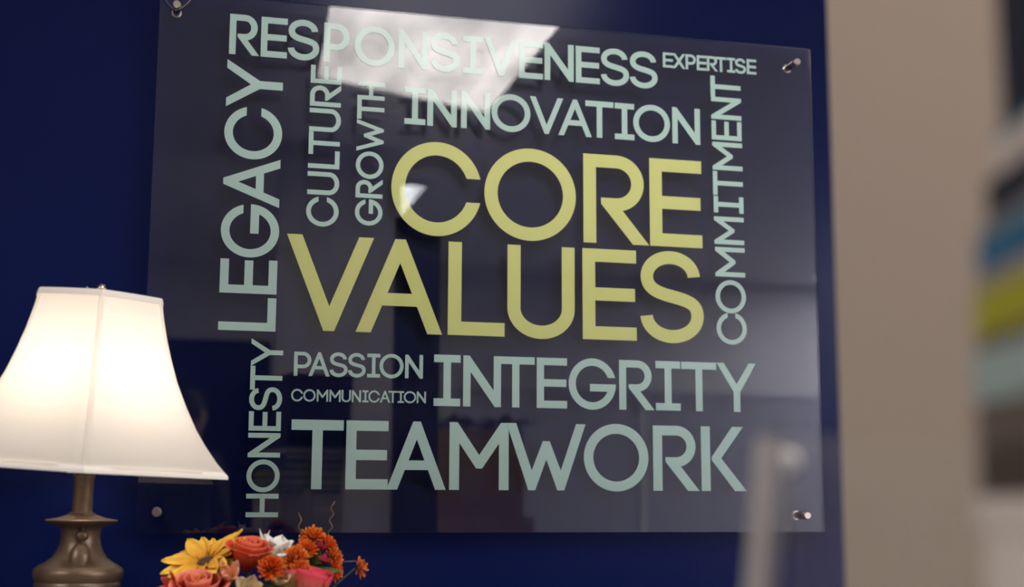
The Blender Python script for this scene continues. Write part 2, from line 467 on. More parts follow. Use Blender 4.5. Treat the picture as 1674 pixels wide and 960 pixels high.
WORDS = [
    ('RESPONSIVENESS', 'g', 0.155, 'h', [('R',0.1179,0.1694,0.8122,0.8844), ('E',0.1715,0.2167,0.8122,0.8842), ('S',0.2178,0.2724,0.8121,0.8839), ('P',0.2801,0.3253,0.8120,0.8836), ('O',0.3339,0.4053,0.8120,0.8833), ('N',0.4121,0.4649,0.8119,0.8830), ('S',0.4701,0.5222,0.8118,0.8827), ('I',0.5286,0.5666,0.8117,0.8824), ('V',0.5685,0.6306,0.8117,0.8822), ('E',0.6332,0.6781,0.8116,0.8819), ('N',0.6811,0.7365,0.8116,0.8816), ('E',0.7407,0.7867,0.8115,0.8813), ('S',0.7887,0.8432,0.8114,0.8811), ('S',0.8449,0.8995,0.8114,0.8808)]),
    ('EXPERTISE', 'g', 0.17, 'h', [('E',0.9100,0.9304,0.8542,0.8833), ('X',0.9292,0.9552,0.8543,0.8834), ('P',0.9552,0.9758,0.8544,0.8835), ('E',0.9778,0.9976,0.8545,0.8837), ('R',0.9979,1.0201,0.8546,0.8838), ('T',1.0156,1.0375,0.8547,0.8839), ('I',1.0386,1.0551,0.8548,0.8840), ('S',1.0551,1.0773,0.8549,0.8842), ('E',1.0787,1.0982,0.8550,0.8843)]),
    ('INNOVATION', 'g', 0.155, 'h', [('I',0.4247,0.4623,0.7103,0.7782), ('N',0.4657,0.5192,0.7102,0.7783), ('N',0.5266,0.5800,0.7102,0.7784), ('O',0.5827,0.6548,0.7101,0.7785), ('V',0.6535,0.7165,0.7101,0.7786), ('A',0.7071,0.7709,0.7100,0.7787), ('T',0.7585,0.8123,0.7100,0.7788), ('I',0.8150,0.8528,0.7099,0.7788), ('O',0.8505,0.9224,0.7099,0.7789), ('N',0.9271,0.9822,0.7098,0.7790)]),
    ('CORE', 'y', 0.147, 'h', [('C',0.4037,0.5631,0.5138,0.6788), ('O',0.5705,0.7400,0.5140,0.6787), ('R',0.7539,0.8791,0.5142,0.6787), ('E',0.8809,0.9829,0.5143,0.6786)]),
    ('VALUES', 'y', 0.145, 'h', [('V',0.2260,0.3754,0.3378,0.5026), ('A',0.3465,0.4972,0.3380,0.5028), ('L',0.5067,0.6085,0.3382,0.5031), ('U',0.6135,0.7372,0.3385,0.5033), ('E',0.7517,0.8533,0.3387,0.5035), ('S',0.8608,0.9829,0.3389,0.5038)]),
    ('PASSION', 'g', 0.15, 'h', [('P',0.2439,0.2728,0.2602,0.3010), ('A',0.2684,0.3044,0.2603,0.3011), ('S',0.3039,0.3344,0.2603,0.3012), ('S',0.3351,0.3654,0.2604,0.3012), ('I',0.3677,0.3900,0.2605,0.3013), ('O',0.3889,0.4305,0.2605,0.3014), ('N',0.4331,0.4641,0.2606,0.3015)]),
    ('COMMUNICATION', 'g', 0.145, 'h', [('C',0.2406,0.2605,0.2174,0.2379), ('O',0.2610,0.2816,0.2175,0.2379), ('M',0.2835,0.3026,0.2176,0.2380), ('M',0.3048,0.3239,0.2177,0.2381), ('U',0.3252,0.3410,0.2178,0.2381), ('N',0.3427,0.3582,0.2179,0.2382), ('I',0.3605,0.3709,0.2180,0.2382), ('C',0.3709,0.3904,0.2181,0.2383), ('A',0.3902,0.4083,0.2182,0.2383), ('T',0.4052,0.4203,0.2182,0.2384), ('I',0.4211,0.4320,0.2183,0.2384), ('O',0.4317,0.4531,0.2184,0.2384), ('N',0.4541,0.4701,0.2185,0.2385)]),
    ('INTEGRITY', 'g', 0.148, 'h', [('I',0.4835,0.5302,0.2145,0.3032), ('N',0.5353,0.6027,0.2146,0.3033), ('T',0.5949,0.6633,0.2146,0.3033), ('E',0.6673,0.7227,0.2146,0.3034), ('G',0.7254,0.8131,0.2146,0.3034), ('R',0.8195,0.8859,0.2147,0.3035), ('I',0.8881,0.9354,0.2147,0.3036), ('T',0.9376,1.0052,0.2147,0.3036), ('Y',1.0057,1.0831,0.2148,0.3037)]),
    ('TEAMWORK', 'g', 0.15, 'h', [('T',0.2428,0.3301,0.0714,0.1869), ('E',0.3348,0.4064,0.0715,0.1870), ('A',0.4043,0.5063,0.0716,0.1871), ('M',0.5123,0.6170,0.0717,0.1872), ('W',0.6128,0.7562,0.0718,0.1874), ('O',0.7532,0.8730,0.0720,0.1875), ('R',0.8816,0.9691,0.0721,0.1876), ('K',0.9733,1.0603,0.0722,0.1877)]),
    ('LEGACY', 'g', 0.15, 'v', [('L',0.3337,0.3902,0.2114,0.1168), ('E',0.3969,0.4548,0.2114,0.1167), ('G',0.4584,0.5503,0.2114,0.1166), ('A',0.5463,0.6309,0.2114,0.1165), ('C',0.6287,0.7200,0.2115,0.1164), ('Y',0.7192,0.8028,0.2115,0.1162)]),
    ('HONESTY', 'g', 0.15, 'v', [('H',0.0253,0.0636,0.2248,0.1720), ('O',0.0659,0.1198,0.2249,0.1721), ('N',0.1232,0.1635,0.2251,0.1722), ('E',0.1672,0.1992,0.2251,0.1723), ('S',0.2010,0.2398,0.2252,0.1723), ('T',0.2352,0.2753,0.2253,0.1724), ('Y',0.2748,0.3212,0.2254,0.1725)]),
    ('CULTURE', 'g', 0.15, 'v', [('C',0.5181,0.5701,0.3122,0.2578), ('U',0.5739,0.6143,0.3122,0.2581), ('L',0.6202,0.6521,0.3123,0.2582), ('T',0.6450,0.6855,0.3123,0.2584), ('U',0.6858,0.7271,0.3124,0.2585), ('R',0.7312,0.7714,0.3124,0.2587), ('E',0.7722,0.8047,0.3125,0.2589)]),
    ('GROWTH', 'g', 0.16, 'v', [('G',0.5241,0.5706,0.3884,0.3414), ('R',0.5729,0.6072,0.3885,0.3414), ('O',0.6069,0.6558,0.3887,0.3413), ('W',0.6561,0.7130,0.3888,0.3412), ('T',0.7137,0.7503,0.3890,0.3411), ('H',0.7493,0.7818,0.3891,0.3410)]),
    ('COMMITMENT', 'g', 0.148, 'v', [('C',0.3376,0.3961,1.0662,1.0081), ('O',0.3956,0.4573,1.0661,1.0076), ('M',0.4633,0.5184,1.0660,1.0071), ('M',0.5241,0.5761,1.0658,1.0066), ('I',0.5834,0.6147,1.0657,1.0063), ('T',0.6168,0.6623,1.0656,1.0059), ('M',0.6646,0.7181,1.0655,1.0055), ('E',0.7226,0.7594,1.0654,1.0051), ('N',0.7622,0.8051,1.0653,1.0048), ('T',0.8045,0.8463,1.0652,1.0045)]),
]
for word, colr, t, way, letters in WORDS:
    for ch, a0, a1, b0, b1 in letters:
        mat = LIME if colr == 'y' else MINT
        w = abs(a1 - a0); h = abs(b1 - b0)
        me = letter_mesh(ch, w, h, t, way == 'v')
        # bonded into the back of the sheet, so the mirror image of the back face stops at the letter
        loc = (b0, -.0012, a0) if way == 'v' else (a0, -.0012, b0)
        # neighbours that touch are laid a hair apart in depth so that their faces never coincide
        k = letters.index((ch, a0, a1, b0, b1)) % 2
        o = link('letter', me, mat, sign, (loc[0], loc[1] + .0007 * k, loc[2]))
        o['label'] = '%s letter %s of the word %s' % ('yellow-green' if colr == 'y' else 'pale green', ch, word)

cap_me = lathe_mesh('cap', [(0, -.0035), (.0058, -.0035), (.0075, -.002), (.0078, 0), (.0078, .011)], 32, 'y')
bar_me = lathe_mesh('standoff', [(.0066, -.0), (.0066, .0302), (.0066, .0306), (.0085, .0306), (.0085, .0335)], 32, 'y')
for x, z in ((.0280, .8875), (1.1757, .8824), (.0305, .0330), (1.1700, .0293)):
    so = link('standoff', bar_me, STEEL, sign, (x, -.0025, z))
    c = link('cap', cap_me, STEEL, so, (0, -.013, 0))

# a thin clear hanging line looped under the upper left standoff
pts = []
for i in range(25):
    s = i / 24 * 2 - 1
    pts.append((.0270 + .030 * s, -.0125, .8778 + .030 * abs(s) ** 1.5 * (1.25 if s < 0 else 1.0)))
tag(link('hanging_line', tube_mesh('hanging_line', pts, .00035, 6), STEEL, sign), 'thin pale line looped around the top left standoff')

# ------------------------------------------------------------------ console table under the lamp and the flowers
TZ = 0.80
t = empty('console_table', (.15, -.30, 0))
tag(t, 'dark wooden console table under the sign carrying lamp and flowers', 'table')
box('table_top', (-.60, -.20, TZ - .03), (.60, .20, TZ), WOOD, t, bevel=.004)
box('apron', (-.55, -.17, TZ - .12), (.55, .17, TZ - .03), WOOD, t, bevel=.002)
for sx in (-1, 1):
    for sy in (-1, 1):
        box('leg', (sx * .54 - .02, sy * .16 - .02, 0), (sx * .54 + .02, sy * .16 + .02, TZ - .12), WOOD, t, bevel=.002)

# ------------------------------------------------------------------ table lamp
BRONZE = pmat('antique_bronze_paint', (0.135, 0.088, 0.055), rough=.36, metal=.5, spec=.5, bump=.2, bscale=200, vary=.3, vscale=25)
lamp = empty('table_lamp', (-.0735, -.285, TZ))
lamp.rotation_euler = (0, radians(.5), 0)
tag(lamp, 'lit table lamp with white bell shade and bronze urn base at the left edge', 'table lamp')
body = [(0, 0), (.085, 0), (.088, .008), (.086, .02), (.070, .028), (.050, .040), (.034, .060), (.030, .075), (.036, .095), (.050, .125),
        (.060, .165), (.064, .205), (.0645, .24), (.0615, .262), (.0585, .274), (.0575, .280), (.0590, .283), (.0590, .286), (.0575, .289),
        (.0605, .294), (.0618, .300), (.0605, .307), (.056, .3105), (.047, .3155), (.038, .322), (.0325, .330), (.0285, .340),
        (.0268, .351), (.0270, .358), (.0290, .3635), (.035, .3665), (.0435, .3695), (.0490, .3722), (.0500, .3740), (.0490, .3752), (.044, .3758),
        (.034, .3775), (.026, .3800), (.0225, .3815), (.0185, .3825)]
me = lathe_mesh('base', body, 64, angle=50)
tag(link('base', me, BRONZE, lamp), 'turned bronze urn body')
neck = [(.0195, .3825), (.0195, .3840), (.0150, .3850), (.0140, .388), (.0137, .41), (.0139, .432), (.0150, .434), (.0150, .4385), (.0135, .440)]
link('neck', lathe_mesh('neck', neck, 40, angle=50), BRONZE, lamp)
# ornament on the front of the body: small bead over a long drop, hung on a loop
bm = bmesh.new()
bmesh.ops.create_uvsphere(bm, u_segments=24, v_segments=14, radius=1)
for v in bm.verts: v.co = Vector((v.co.x * .0092 + .004, v.co.y * .0075 - .0350, v.co.z * .0076 + .3535))
o = link('bead', bm_mesh(bm, 'bead', True), BRONZE, lamp)
bm = bmesh.new()
bmesh.ops.create_uvsphere(bm, u_segments=28, v_segments=20, radius=1)
for v in bm.verts:
    z = v.co.z
    v.co = Vector((v.co.x * (.0142 - .0022 * (z < 0) * abs(z)) + .003, v.co.y * .011 - .0415 + .003 * z, z * .0220 + .3225))
link('drop', bm_mesh(bm, 'drop', True), BRONZE, lamp)
link('loop', tube_mesh('loop', [(.004, -.034, .349), (.004, -.037, .344), (.0035, -.038, .341), (.003, -.036, .336)], .0022, 8), BRONZE, lamp)
link('loop', tube_mesh('loop', [(.004, -.033, .358), (.004, -.031, .363), (.004, -.029, .366)], .0022, 8), BRONZE, lamp)
link('socket', lathe_mesh('socket', [(.012, .440), (.017, .445), (.0175, .470), (.016, .495), (.0, .497)], 28), STEEL, lamp)

link('washer', lathe_mesh('washer', [(.0145, .4405), (.0235, .4405), (.0245, .4425), (.0235, .4445), (.0145, .4445)], 32), WHITE_METAL, lamp)
# bulb
m, N, L = node_mat('lit_bulb_glass')
em = N.new('ShaderNodeEmission'); em.inputs[0].default_value = (1, .86, .70, 1); em.inputs[1].default_value = 16
out = N.new('ShaderNodeOutputMaterial'); L.new(em.outputs[0], out.inputs[0])
bulb_prof = [(.0, .497), (.013, .498), (.014, .508), (.019, .522), (.027, .540), (.030, .556), (.027, .572), (.018, .583), (.0, .588)]
link('bulb', lathe_mesh('bulb', bulb_prof, 24), m, lamp)
ld = bpy.data.lights.new('bulb_light', 'POINT')
ld.energy = BULB_WATTS; ld.color = (1, .86, .72); ld.shadow_soft_size = .034
lo = bpy.data.objects.new('bulb_light', ld); COL.objects.link(lo); lo.parent = lamp; lo.location = (0, 0, .555)

# harp, finial, shade
shade_top, shade_bot = .6965, .4490
harp = []
for i in range(31):
    a = pi * i / 30
    harp.append((.052 * cos(a) * (1 if abs(cos(a)) < .9 else .95), 0, .50 + .195 * sin(a) ** .8))
link('harp', tube_mesh('harp', harp, .0016, 6), STEEL, lamp)

m, N, L = node_mat('white_shade_fabric')
out = N.new('ShaderNodeOutputMaterial')
df = N.new('ShaderNodeBsdfDiffuse'); df.inputs[0].default_value = (.74, .70, .64, 1)
tl = N.new('ShaderNodeBsdfTranslucent'); tl.inputs[0].default_value = (.88, .84, .78, 1)
mx = N.new('ShaderNodeMixShader'); mx.inputs[0].default_value = .5
tc = N.new('ShaderNodeTexCoord')
wv = N.new('ShaderNodeTexNoise'); wv.inputs['Scale'].default_value = 1.0; wv.inputs['Detail'].default_value = 2
mp = N.new('ShaderNodeMapping'); mp.inputs['Scale'].default_value = (700, 700, 90)
L.new(tc.outputs['Object'], mp.inputs[0]); L.new(mp.outputs[0], wv.inputs['Vector'])
bp = N.new('ShaderNodeBump'); bp.inputs['Strength'].default_value = .25; bp.inputs['Distance'].default_value = .0006
L.new(wv.outputs['Fac'], bp.inputs['Height']); L.new(bp.outputs[0], df.inputs['Normal'])
L.new(df.outputs[0], mx.inputs[1]); L.new(tl.outputs[0], mx.inputs[2]); L.new(mx.outputs[0], out.inputs[0])
FABRIC = m
m, N, L = node_mat('shade_tape_fabric')
out = N.new('ShaderNodeOutputMaterial'); tl = N.new('ShaderNodeBsdfTranslucent'); tl.inputs[0].default_value = (1, .98, .95, 1)
df = N.new('ShaderNodeBsdfDiffuse'); df.inputs[0].default_value = (.8, .76, .70, 1); mx = N.new('ShaderNodeMixShader'); mx.inputs[0].default_value = .78
L.new(df.outputs[0], mx.inputs[1]); L.new(tl.outputs[0], mx.inputs[2]); L.new(mx.outputs[0], out.inputs[0])
TAPE = m
TRIM = pmat('shade_trim_cloth', (.80, .74, .66), rough=.8, bump=.3, bscale=600)

# half width of the silhouette against height above the bottom rim (fraction)
SP = [(0, .2050), (.07, .188), (.16, .1700), (.25, .1545), (.38, .1370), (.51, .1215), (.64, .1098), (.76, .1005), (.88, .0930), (1, .0870)]


def shade_r(s):
    for (a, ra), (b, rb) in zip(SP, SP[1:]):
        if s <= b: return .935 * (ra + (rb - ra) * (s - a) / (b - a))
    return .945 * SP[-1][1]


HEX = 1 / cos(radians(30))
YAW = -90 + 4


def hexpt(s, u, grow=0.0):
    # u in 0..6 around the shade; corners at whole numbers; each panel bows very slightly outward
    R = shade_r(s) * HEX + grow
    i = int(u) % 6; f = u - int(u)
    a0 = radians(YAW + 60 * i); a1 = radians(YAW + 60 * (i + 1))
    x = R * ((1 - f) * cos(a0) + f * cos(a1)); y = R * ((1 - f) * sin(a0) + f * sin(a1))
    # concave sag between ribs near the flare, soft corner
    bow = 1 + .045 * (4 * f * (1 - f)) * (s ** 1.5)
    return Vector((x * bow, y * bow, shade_bot + (shade_top - shade_bot) * s - .004 * 4 * f * (1 - f) * (1 - s) ** 2 * -1))


Msh = Matrix.Translation((0, 0, .57)) @ Matrix.Rotation(radians(2.6), 4, 'Y') @ Matrix.Rotation(radians(2.0), 4, 'X') @ Matrix.Translation((.003, 0, -.57))
bm = bmesh.new()
NS, NU = 28, 10
grid = []
for i in range(NS + 1):
    row = []
    for k in range(6 * NU):
        row.append(bm.verts.new(Msh @ hexpt(i / NS, k / NU)))
    grid.append(row)
for i in range(NS):
    for k in range(6 * NU):
        k2 = (k + 1) % (6 * NU)
        bm.faces.new((grid[i][k], grid[i][k2], grid[i + 1][k2], grid[i + 1][k]))
me = bm_mesh(bm, 'shade', True, 50)
shade = link('shade', me, FABRIC, lamp)
tag(shade, 'white bell shaped fabric shade glowing from the bulb')


def rim_band(name, s0, s1, grow, mat):
    bm = bmesh.new(); rows = []
    prof = [(s0, 0.0), (s0, grow), ((s0 + s1) / 2, grow * 1.25), (s1, grow), (s1, 0.0), (s1, -.0015), (s0, -.0015)]
    for s, g in prof:
        row = []
        for k in range(6 * NU):
            p = hexpt(max(0, min(1, s)), k / NU, g)
            p.z = shade_bot + (shade_top - shade_bot) * s
            row.append(bm.verts.new(Msh @ p))
        rows.append(row)
    for a in range(len(rows)):
        b = (a + 1) % len(rows)
        for k in range(6 * NU):
            k2 = (k + 1) % (6 * NU)
            bm.faces.new((rows[a][k], rows[a][k2], rows[b][k2], rows[b][k]))
    return link(name, bm_mesh(bm, name, True, 40), mat, shade)


rim_band('top_binding', .965, 1.0, .0022, TRIM)
rim_band('bottom_binding', -.014, .022, .0022, TRIM)
for k in range(6):      # sewn tape over each rib
    bm = bmesh.new(); prev = None
    for i in range(41):
        s = i / 40
        row = []
        for du, g in ((-.028, .0004), (-.024, .0016), (0, .0022), (.024, .0016), (.028, .0004)):
            ww = .0042 / (shade_r(s) * HEX) / .028 * du
            row.append(bm.verts.new(Msh @ hexpt(s, (k + ww * 1.0) % 6, g)))
        if prev:
            for j in range(4): bm.faces.new((prev[j], prev[j + 1], row[j + 1], row[j]))
        prev = row
    link('seam_tape', bm_mesh(bm, 'seam_tape', True), TAPE, shade)
# spider frame at the top, finial
for k in range(3):
    a = radians(120 * k + 20)
    link('spider_arm', tube_mesh('spider_arm', [Msh @ Vector((0, 0, .690)), Msh @ Vector((.086 * cos(a), .086 * sin(a), .698))], .0014, 6), STEEL, shade)
fin = lathe_mesh('finial', [(0, .690), (.006, .691), (.006, .7035), (.004, .7055), (.0065, .7085), (.0060, .7115), (.003, .7145), (.0, .7165)], 20)
o = link('finial', fin, STEEL, lamp, (.0085, 0, 0))

# ------------------------------------------------------------------ flowers in a vase
VASE = pmat('brown_glazed_vase', (.10, .04, .02), rough=.25, vary=.3, vscale=10)
GREEN = pmat('leaf_green', (.05, .085, .018), rough=.5, vary=.4, vscale=40)
STEMG = pmat('stem_green', (.06, .08, .02), rough=.6)
VX, VY = .205, -.355
v = tag(link('vase', lathe_mesh('vase', [(0, 0), (.048, 0), (.052, .005), (.062, .04), (.068, .08), (.062, .12), (.046, .155), (.040, .175), (.048, .195), (.045, .195), (.036, .176), (.042, .152), (.056, .12), (.06, .08), (.05, .03), (.0, .02)], 40), VASE, None, (VX, VY, TZ)),
        'brown glazed vase holding the artificial flower bunch', 'vase')

P_YEL = petal_mat('petal_yellow', (.74, .33, .015), (.86, .56, .06))
P_RED = petal_mat('petal_coral_red', (.42, .03, .012), (.74, .095, .035), (.82, .17, .08), streak=.12)
P_COR = petal_mat('petal_coral', (.50, .045, .02), (.80, .15, .08), (.85, .27, .17), streak=.12)
P_ORG = petal_mat('petal_orange', (.60, .05, .008), (.74, .12, .012), (.85, .22, .03))
P_ORG2 = petal_mat('petal_amber', (.55, .06, .01), (.76, .17, .02), (.90, .35, .06))
P_PEA = petal_mat('petal_peach', (.75, .20, .08), (.80, .34, .18), (.85, .50, .32))
P_PAL = petal_mat('petal_pale_yellow', (.60, .50, .18), (.70, .52, .28), (.78, .48, .32))
P_PNK = petal_mat('petal_pink', (.70, .30, .15), (.78, .10, .10), (.70, .04, .09))
P_PPE = petal_mat('petal_peach_and_pink', (.62, .50, .14), (.78, .33, .16), (.75, .06, .10))
P_WHT = petal_mat('petal_white', (.80, .78, .60), (.92, .89, .82), streak=.1)
P_BUD = petal_mat('petal_magenta', (.25, .01, .02), (.42, .02, .04))
P_LEAF = petal_mat('leaf_blade', (.04, .07, .015), (.09, .13, .03))
DARKC = pmat('sunflower_disc_brown', (.05, .022, .008), rough=.9, bump=1.0, bscale=400)
TENDRIL = pmat('dry_tendril', (.22, .13, .07), rough=.7)


def patch(fn, nu=6, nv=8, thick=.0004):
    # grid surface x(u,v), u -1..1, v 0..1, given a little thickness
    bm = bmesh.new(); uvl = bm.loops.layers.uv.new('petal')
    top = [[bm.verts.new(fn(-1 + 2 * i / nu, j / nv)) for i in range(nu + 1)] for j in range(nv + 1)]
    for j in range(nv):
        for i in range(nu):
            f = bm.faces.new((top[j][i], top[j][i + 1], top[j + 1][i + 1], top[j + 1][i]))
            for lp, (a, b) in zip(f.loops, ((i, j), (i + 1, j), (i + 1, j + 1), (i, j + 1))):
                lp[uvl].uv = (a / nu, b / nv)
    me = bpy.data.meshes.new('petal')
    bm.normal_update()
    r = bmesh.ops.solidify(bm, geom=list(bm.faces), thickness=thick)
    bm.to_mesh(me); bm.free()
    for p in me.polygons: p.use_smooth = True
    return me


def strap_petal(length, width, cup=.2, lift=.25, tip=1.4, ruffle=0.0, seed=0, notch=0.0):
    # petal along +x, normal +z, base at origin
    rr = random.Random(seed)
    ph = rr.random() * 6
    def fn(u, v):
        w = width / 2 * (sin(pi * min(1, v ** .75 * .93 + .06)) ** (1 / tip))
        if v > .98: w *= .35
        x = length * v - notch * length * max(0, v - .8) * (1 - abs(u)) * 2
        y = w * u
        z = lift * length * v * v + cup * w * (u * u) + ruffle * width * sin(u * 5 + ph + v * 3) * v
        return Vector((x, y, z))
    return patch(fn)


def frame_to(direction, roll=0.0):
    q = Vector(direction).normalized().to_track_quat('Z', 'Y')
    return q @ Quaternion((0, 0, 1), roll)


def stem(pos, direction, parent, r=.0014, name='stem'):
    # from the back of the flower head down into the vase mouth
    p = Vector(pos); d = Vector(direction).normalized()
    a = p - d * .006
    mouth = Vector((VX + (p.x - VX) * .12, VY + (p.y - VY) * .12, TZ + .185))
    end = Vector((VX + (p.x - VX) * -.08, VY + (p.y - VY) * -.05, TZ + .06))
    b = a - d * .03 + Vector((0, 0, -.02))
    pts = bez3(a, b, mouth + Vector((0, 0, .05)), mouth, 10) + [mouth.lerp(end, .5), end]
    me = tube_mesh(name, [q - p for q in pts], r, 6)
    return link(name, me, STEMG, parent)


def bez3(a, b, c, d, n):
    return [a * (1 - s) ** 3 + b * 3 * s * (1 - s) ** 2 + c * 3 * s * s * (1 - s) + d * s ** 3 for s in [i / n for i in range(n + 1)]]


def head(name, label, pos, group=None, cat='flower'):
    o = empty(name, pos)
    tag(o, label, cat, group)
    return o


def put(me, mat, parent, q, loc=(0, 0, 0), name='petal', scale=1.0):
    o = link(name, me, mat, parent)
    o.rotation_mode = 'QUATERNION'; o.rotation_quaternion = q; o.location = loc; o.scale = (scale,) * 3
    return o


def sunflower(pos, d, R, label, n=15, seed=1, spread=(0, 360)):
    h = head('sunflower', label, pos)
    rr = random.Random(seed)
    q = frame_to(d)
    meshes = [strap_petal(R * .86, R * .42, .5, lf, 1.5, .05, seed + i) for i, lf in enumerate((.06, .16, .0, .10))]
    for ring in range(2):
        for i in range(n):
            a = 2 * pi * (i + .5 * ring) / n + rr.uniform(-.08, .08)
            tilt = rr.uniform(-.22, .06) + (.16 if ring else -.04)
            qq = q @ Quaternion((0, 0, 1), a) @ Quaternion((0, 1, 0), -tilt) @ Quaternion((1, 0, 0), rr.uniform(-.25, .25))
            base = q @ Vector((cos(a) * R * .20, sin(a) * R * .20, .001 + .0015 * ring))
            put(meshes[rr.randrange(4)], P_YEL, h, qq, base, scale=rr.uniform(.9, 1.08))
    bm = bmesh.new(); bmesh.ops.create_uvsphere(bm, u_segments=20, v_segments=10, radius=R * .25)
    for v_ in bm.verts: v_.co.z *= .45
    put(bm_mesh(bm, 'disc', True), DARKC, h, q, (0, 0, 0), name='disc')
    stem(pos, d, h, .002)
    return h


def rose(pos, d, R, mat, label, layers=((3, .32, 1.0, .10), (4, .55, 1.0, .25), (5, .80, .92, .5), (5, 1.0, .74, .9)), seed=3, H=1.25, name='rose'):
    h = head(name, label, pos)
    rr = random.Random(seed); q = frame_to(d)
    for li, (n, fr, hh, curl) in enumerate(layers):
        for i in range(n):
            a = 2 * pi * i / n + li * .7 + rr.uniform(-.12, .12)
            span = 2 * pi / n * .78 if li else 2.4
            span = min(span, 1.35) if li > 1 else min(span, 1.7)
            rt = R * fr * rr.uniform(.92, 1.06); ht = R * H * hh * rr.uniform(.95, 1.05); ph = rr.random() * 6
            def fn(u, v, rt=rt, ht=ht, span=span, curl=curl, ph=ph):
                w = span * (.35 + .65 * sin(min(1, v * 1.15) * pi / 2)) * (1 if v < .8 else 1 - (v - .8) * 1.1 * abs(u))
                r = rt * (.18 + .82 * sin(min(1, v * 1.05) * pi / 2) ** .8) + curl * R * .40 * max(0, v - .62) ** 1.5 * 3
                z = ht * (v - curl * .42 * max(0, v - .72) ** 1.4 * 3.5) - .06 * R * abs(u) ** 2 * v + .03 * R * sin(3 * u + ph) * v
                a_ = w * u
                return Vector((r * cos(a_), r * sin(a_), z - ht * .55))
            put(patch(fn, 8, 9), mat, h, q @ Quaternion((0, 0, 1), a), (0, 0, 0))
    stem(Vector(pos) - Vector(d).normalized() * R * .6, d, h, .0018)
    return h


def mum(pos, d, R, mat, label, n=70, seed=5, dome=.75, group=None):
    # many short rounded petals on a dome; too small to pick apart one by one
    h = head('small_mum', label, pos, group)
    rr = random.Random(seed); q = frame_to(d)
    bm = bmesh.new(); uvl = bm.loops.layers.uv.new('petal')
    for k in range(n):
        f = (k + .5) / n
        th = math.acos(1 - f * (1 + .35)) ; ph = k * 2.39996
        dirv = Vector((sin(th) * cos(ph), sin(th) * sin(ph), cos(th)))
        qq = dirv.to_track_quat('X', 'Z') @ Quaternion((1, 0, 0), rr.uniform(-.5, .5))
        L_ = R * (.50 + .2 * f) * rr.uniform(.85, 1.15); W_ = R * .30 * rr.uniform(.8, 1.2)
        base = dirv * R * .45
        base.z *= dome
        curl = rr.uniform(.1, .5)
        rows = []
        for j in range(4):
            v_ = j / 3; w = W_ * (.35, .8, 1.0, .55)[j]
            row = []
            for u in (-1, 0, 1):
                row.append(bm.verts.new(base + qq @ Vector((L_ * v_, w * u / 2 * 1.0, .35 * w * u * u + curl * L_ * v_ * v_))))
            rows.append(row)
        for j in range(3):
            for i in range(2):
                fc = bm.faces.new((rows[j][i], rows[j][i + 1], rows[j + 1][i + 1], rows[j + 1][i]))
                for lp, (a, b) in zip(fc.loops, ((i, j), (i + 1, j), (i + 1, j + 1), (i, j + 1))): lp[uvl].uv = (a / 2, b / 3)
    me = bpy.data.meshes.new('petals'); bm.to_mesh(me); bm.free()
    for p in me.polygons: p.use_smooth = True
    o = put(me, mat, h, q, (0, 0, 0), name='petals'); o['kind'] = 'stuff'
    bm = bmesh.new(); bmesh.ops.create_uvsphere(bm, u_segments=14, v_segments=8, radius=R * .46)
    for v_ in bm.verts: v_.co.z *= dome
    put(bm_mesh(bm, 'heart', True), DARKC, h, q, (0, 0, 0), name='heart')
    stem(pos, d, h)
    return h


def open_flower(name, pos, d, R, mat, label, n=6, wid=.62, lift=.35, ruffle=.10, seed=9, tilt=.5, tip=1.6, inner=None):
    h = head(name, label, pos)
    rr = random.Random(seed); q = frame_to(d)
    for i in range(n):
        me = strap_petal(R * rr.uniform(.9, 1.1), R * wid, .35, lift, tip, ruffle, seed * 10 + i)
        a = 2 * pi * i / n + rr.uniform(-.15, .15)
        qq = q @ Quaternion((0, 0, 1), a) @ Quaternion((0, 1, 0), -tilt * rr.uniform(.7, 1.3)) @ Quaternion((1, 0, 0), rr.uniform(-.3, .3))
        put(me, inner if (inner and i % 2) else mat, h, qq, q @ Vector((0, 0, .0008 * (i % 2))))
    for k in range(4):
        a = 2 * pi * k / 4
        put(tube_mesh('stamen', [(0, 0, 0), (R * .10 * cos(a), R * .10 * sin(a), R * .25), (R * .2 * cos(a), R * .2 * sin(a), R * .42)], .0005, 5), TENDRIL, h, q, name='stamen')
    stem(pos, d, h, .0014)
    return h


def leaf(pos, d, up, length, width, label):
    h = head('leaf', label, pos, cat='leaf')
    x = Vector(d).normalized(); z = Vector(up); z = (z - x * z.dot(x)).normalized(); y = z.cross(x)
    q = Matrix((x, y, z)).transposed().to_quaternion()
    put(strap_petal(length, width, -.35, -.15, 1.2, .03, 3), P_LEAF, h, q, name='blade')
    stem(pos, x, h, .001)
    return h


ROSE_OPEN = ((2, .30, 1.0, .05), (3, .52, 1.02, .12), (3, .78, .98, .35), (4, 1.0, .86, .75))
sunflower((.1030, -.360, 1.1165), (-.38, -.36, .86), .060, 'yellow sunflower with dark centre at the upper left of the bouquet', seed=4)
rose((.1590, -.388, 1.1300), (.10, -.30, .95), .028, P_RED, 'large coral red rose right of the sunflower', layers=ROSE_OPEN, seed=3, H=1.75)
rose((.0940, -.412, 1.0840), (-.10, -.40, .9), .034, P_COR, 'coral rose at the lower left of the bouquet, half cut by the frame', layers=ROSE_OPEN, seed=8, H=1.4)
open_flower('open_blossom', (.066, -.400, 1.084), (-.75, -.45, .35), .026, P_RED, 'dark orange blossom tucked at the left end of the bouquet', n=5, seed=2)
open_flower('open_blossom', (.1340, -.405, 1.0930), (.0, -.75, .66), .030, P_PEA, 'peach lily between the two coral roses', n=6, wid=.55, lift=.3, seed=11, tilt=.75)
open_flower('open_blossom', (.1560, -.410, 1.0780), (.1, -.85, .4), .030, P_PAL, 'pale green and pink petalled blossom low in the bouquet centre', n=5, wid=.8, lift=.3, seed=12, tilt=.6)
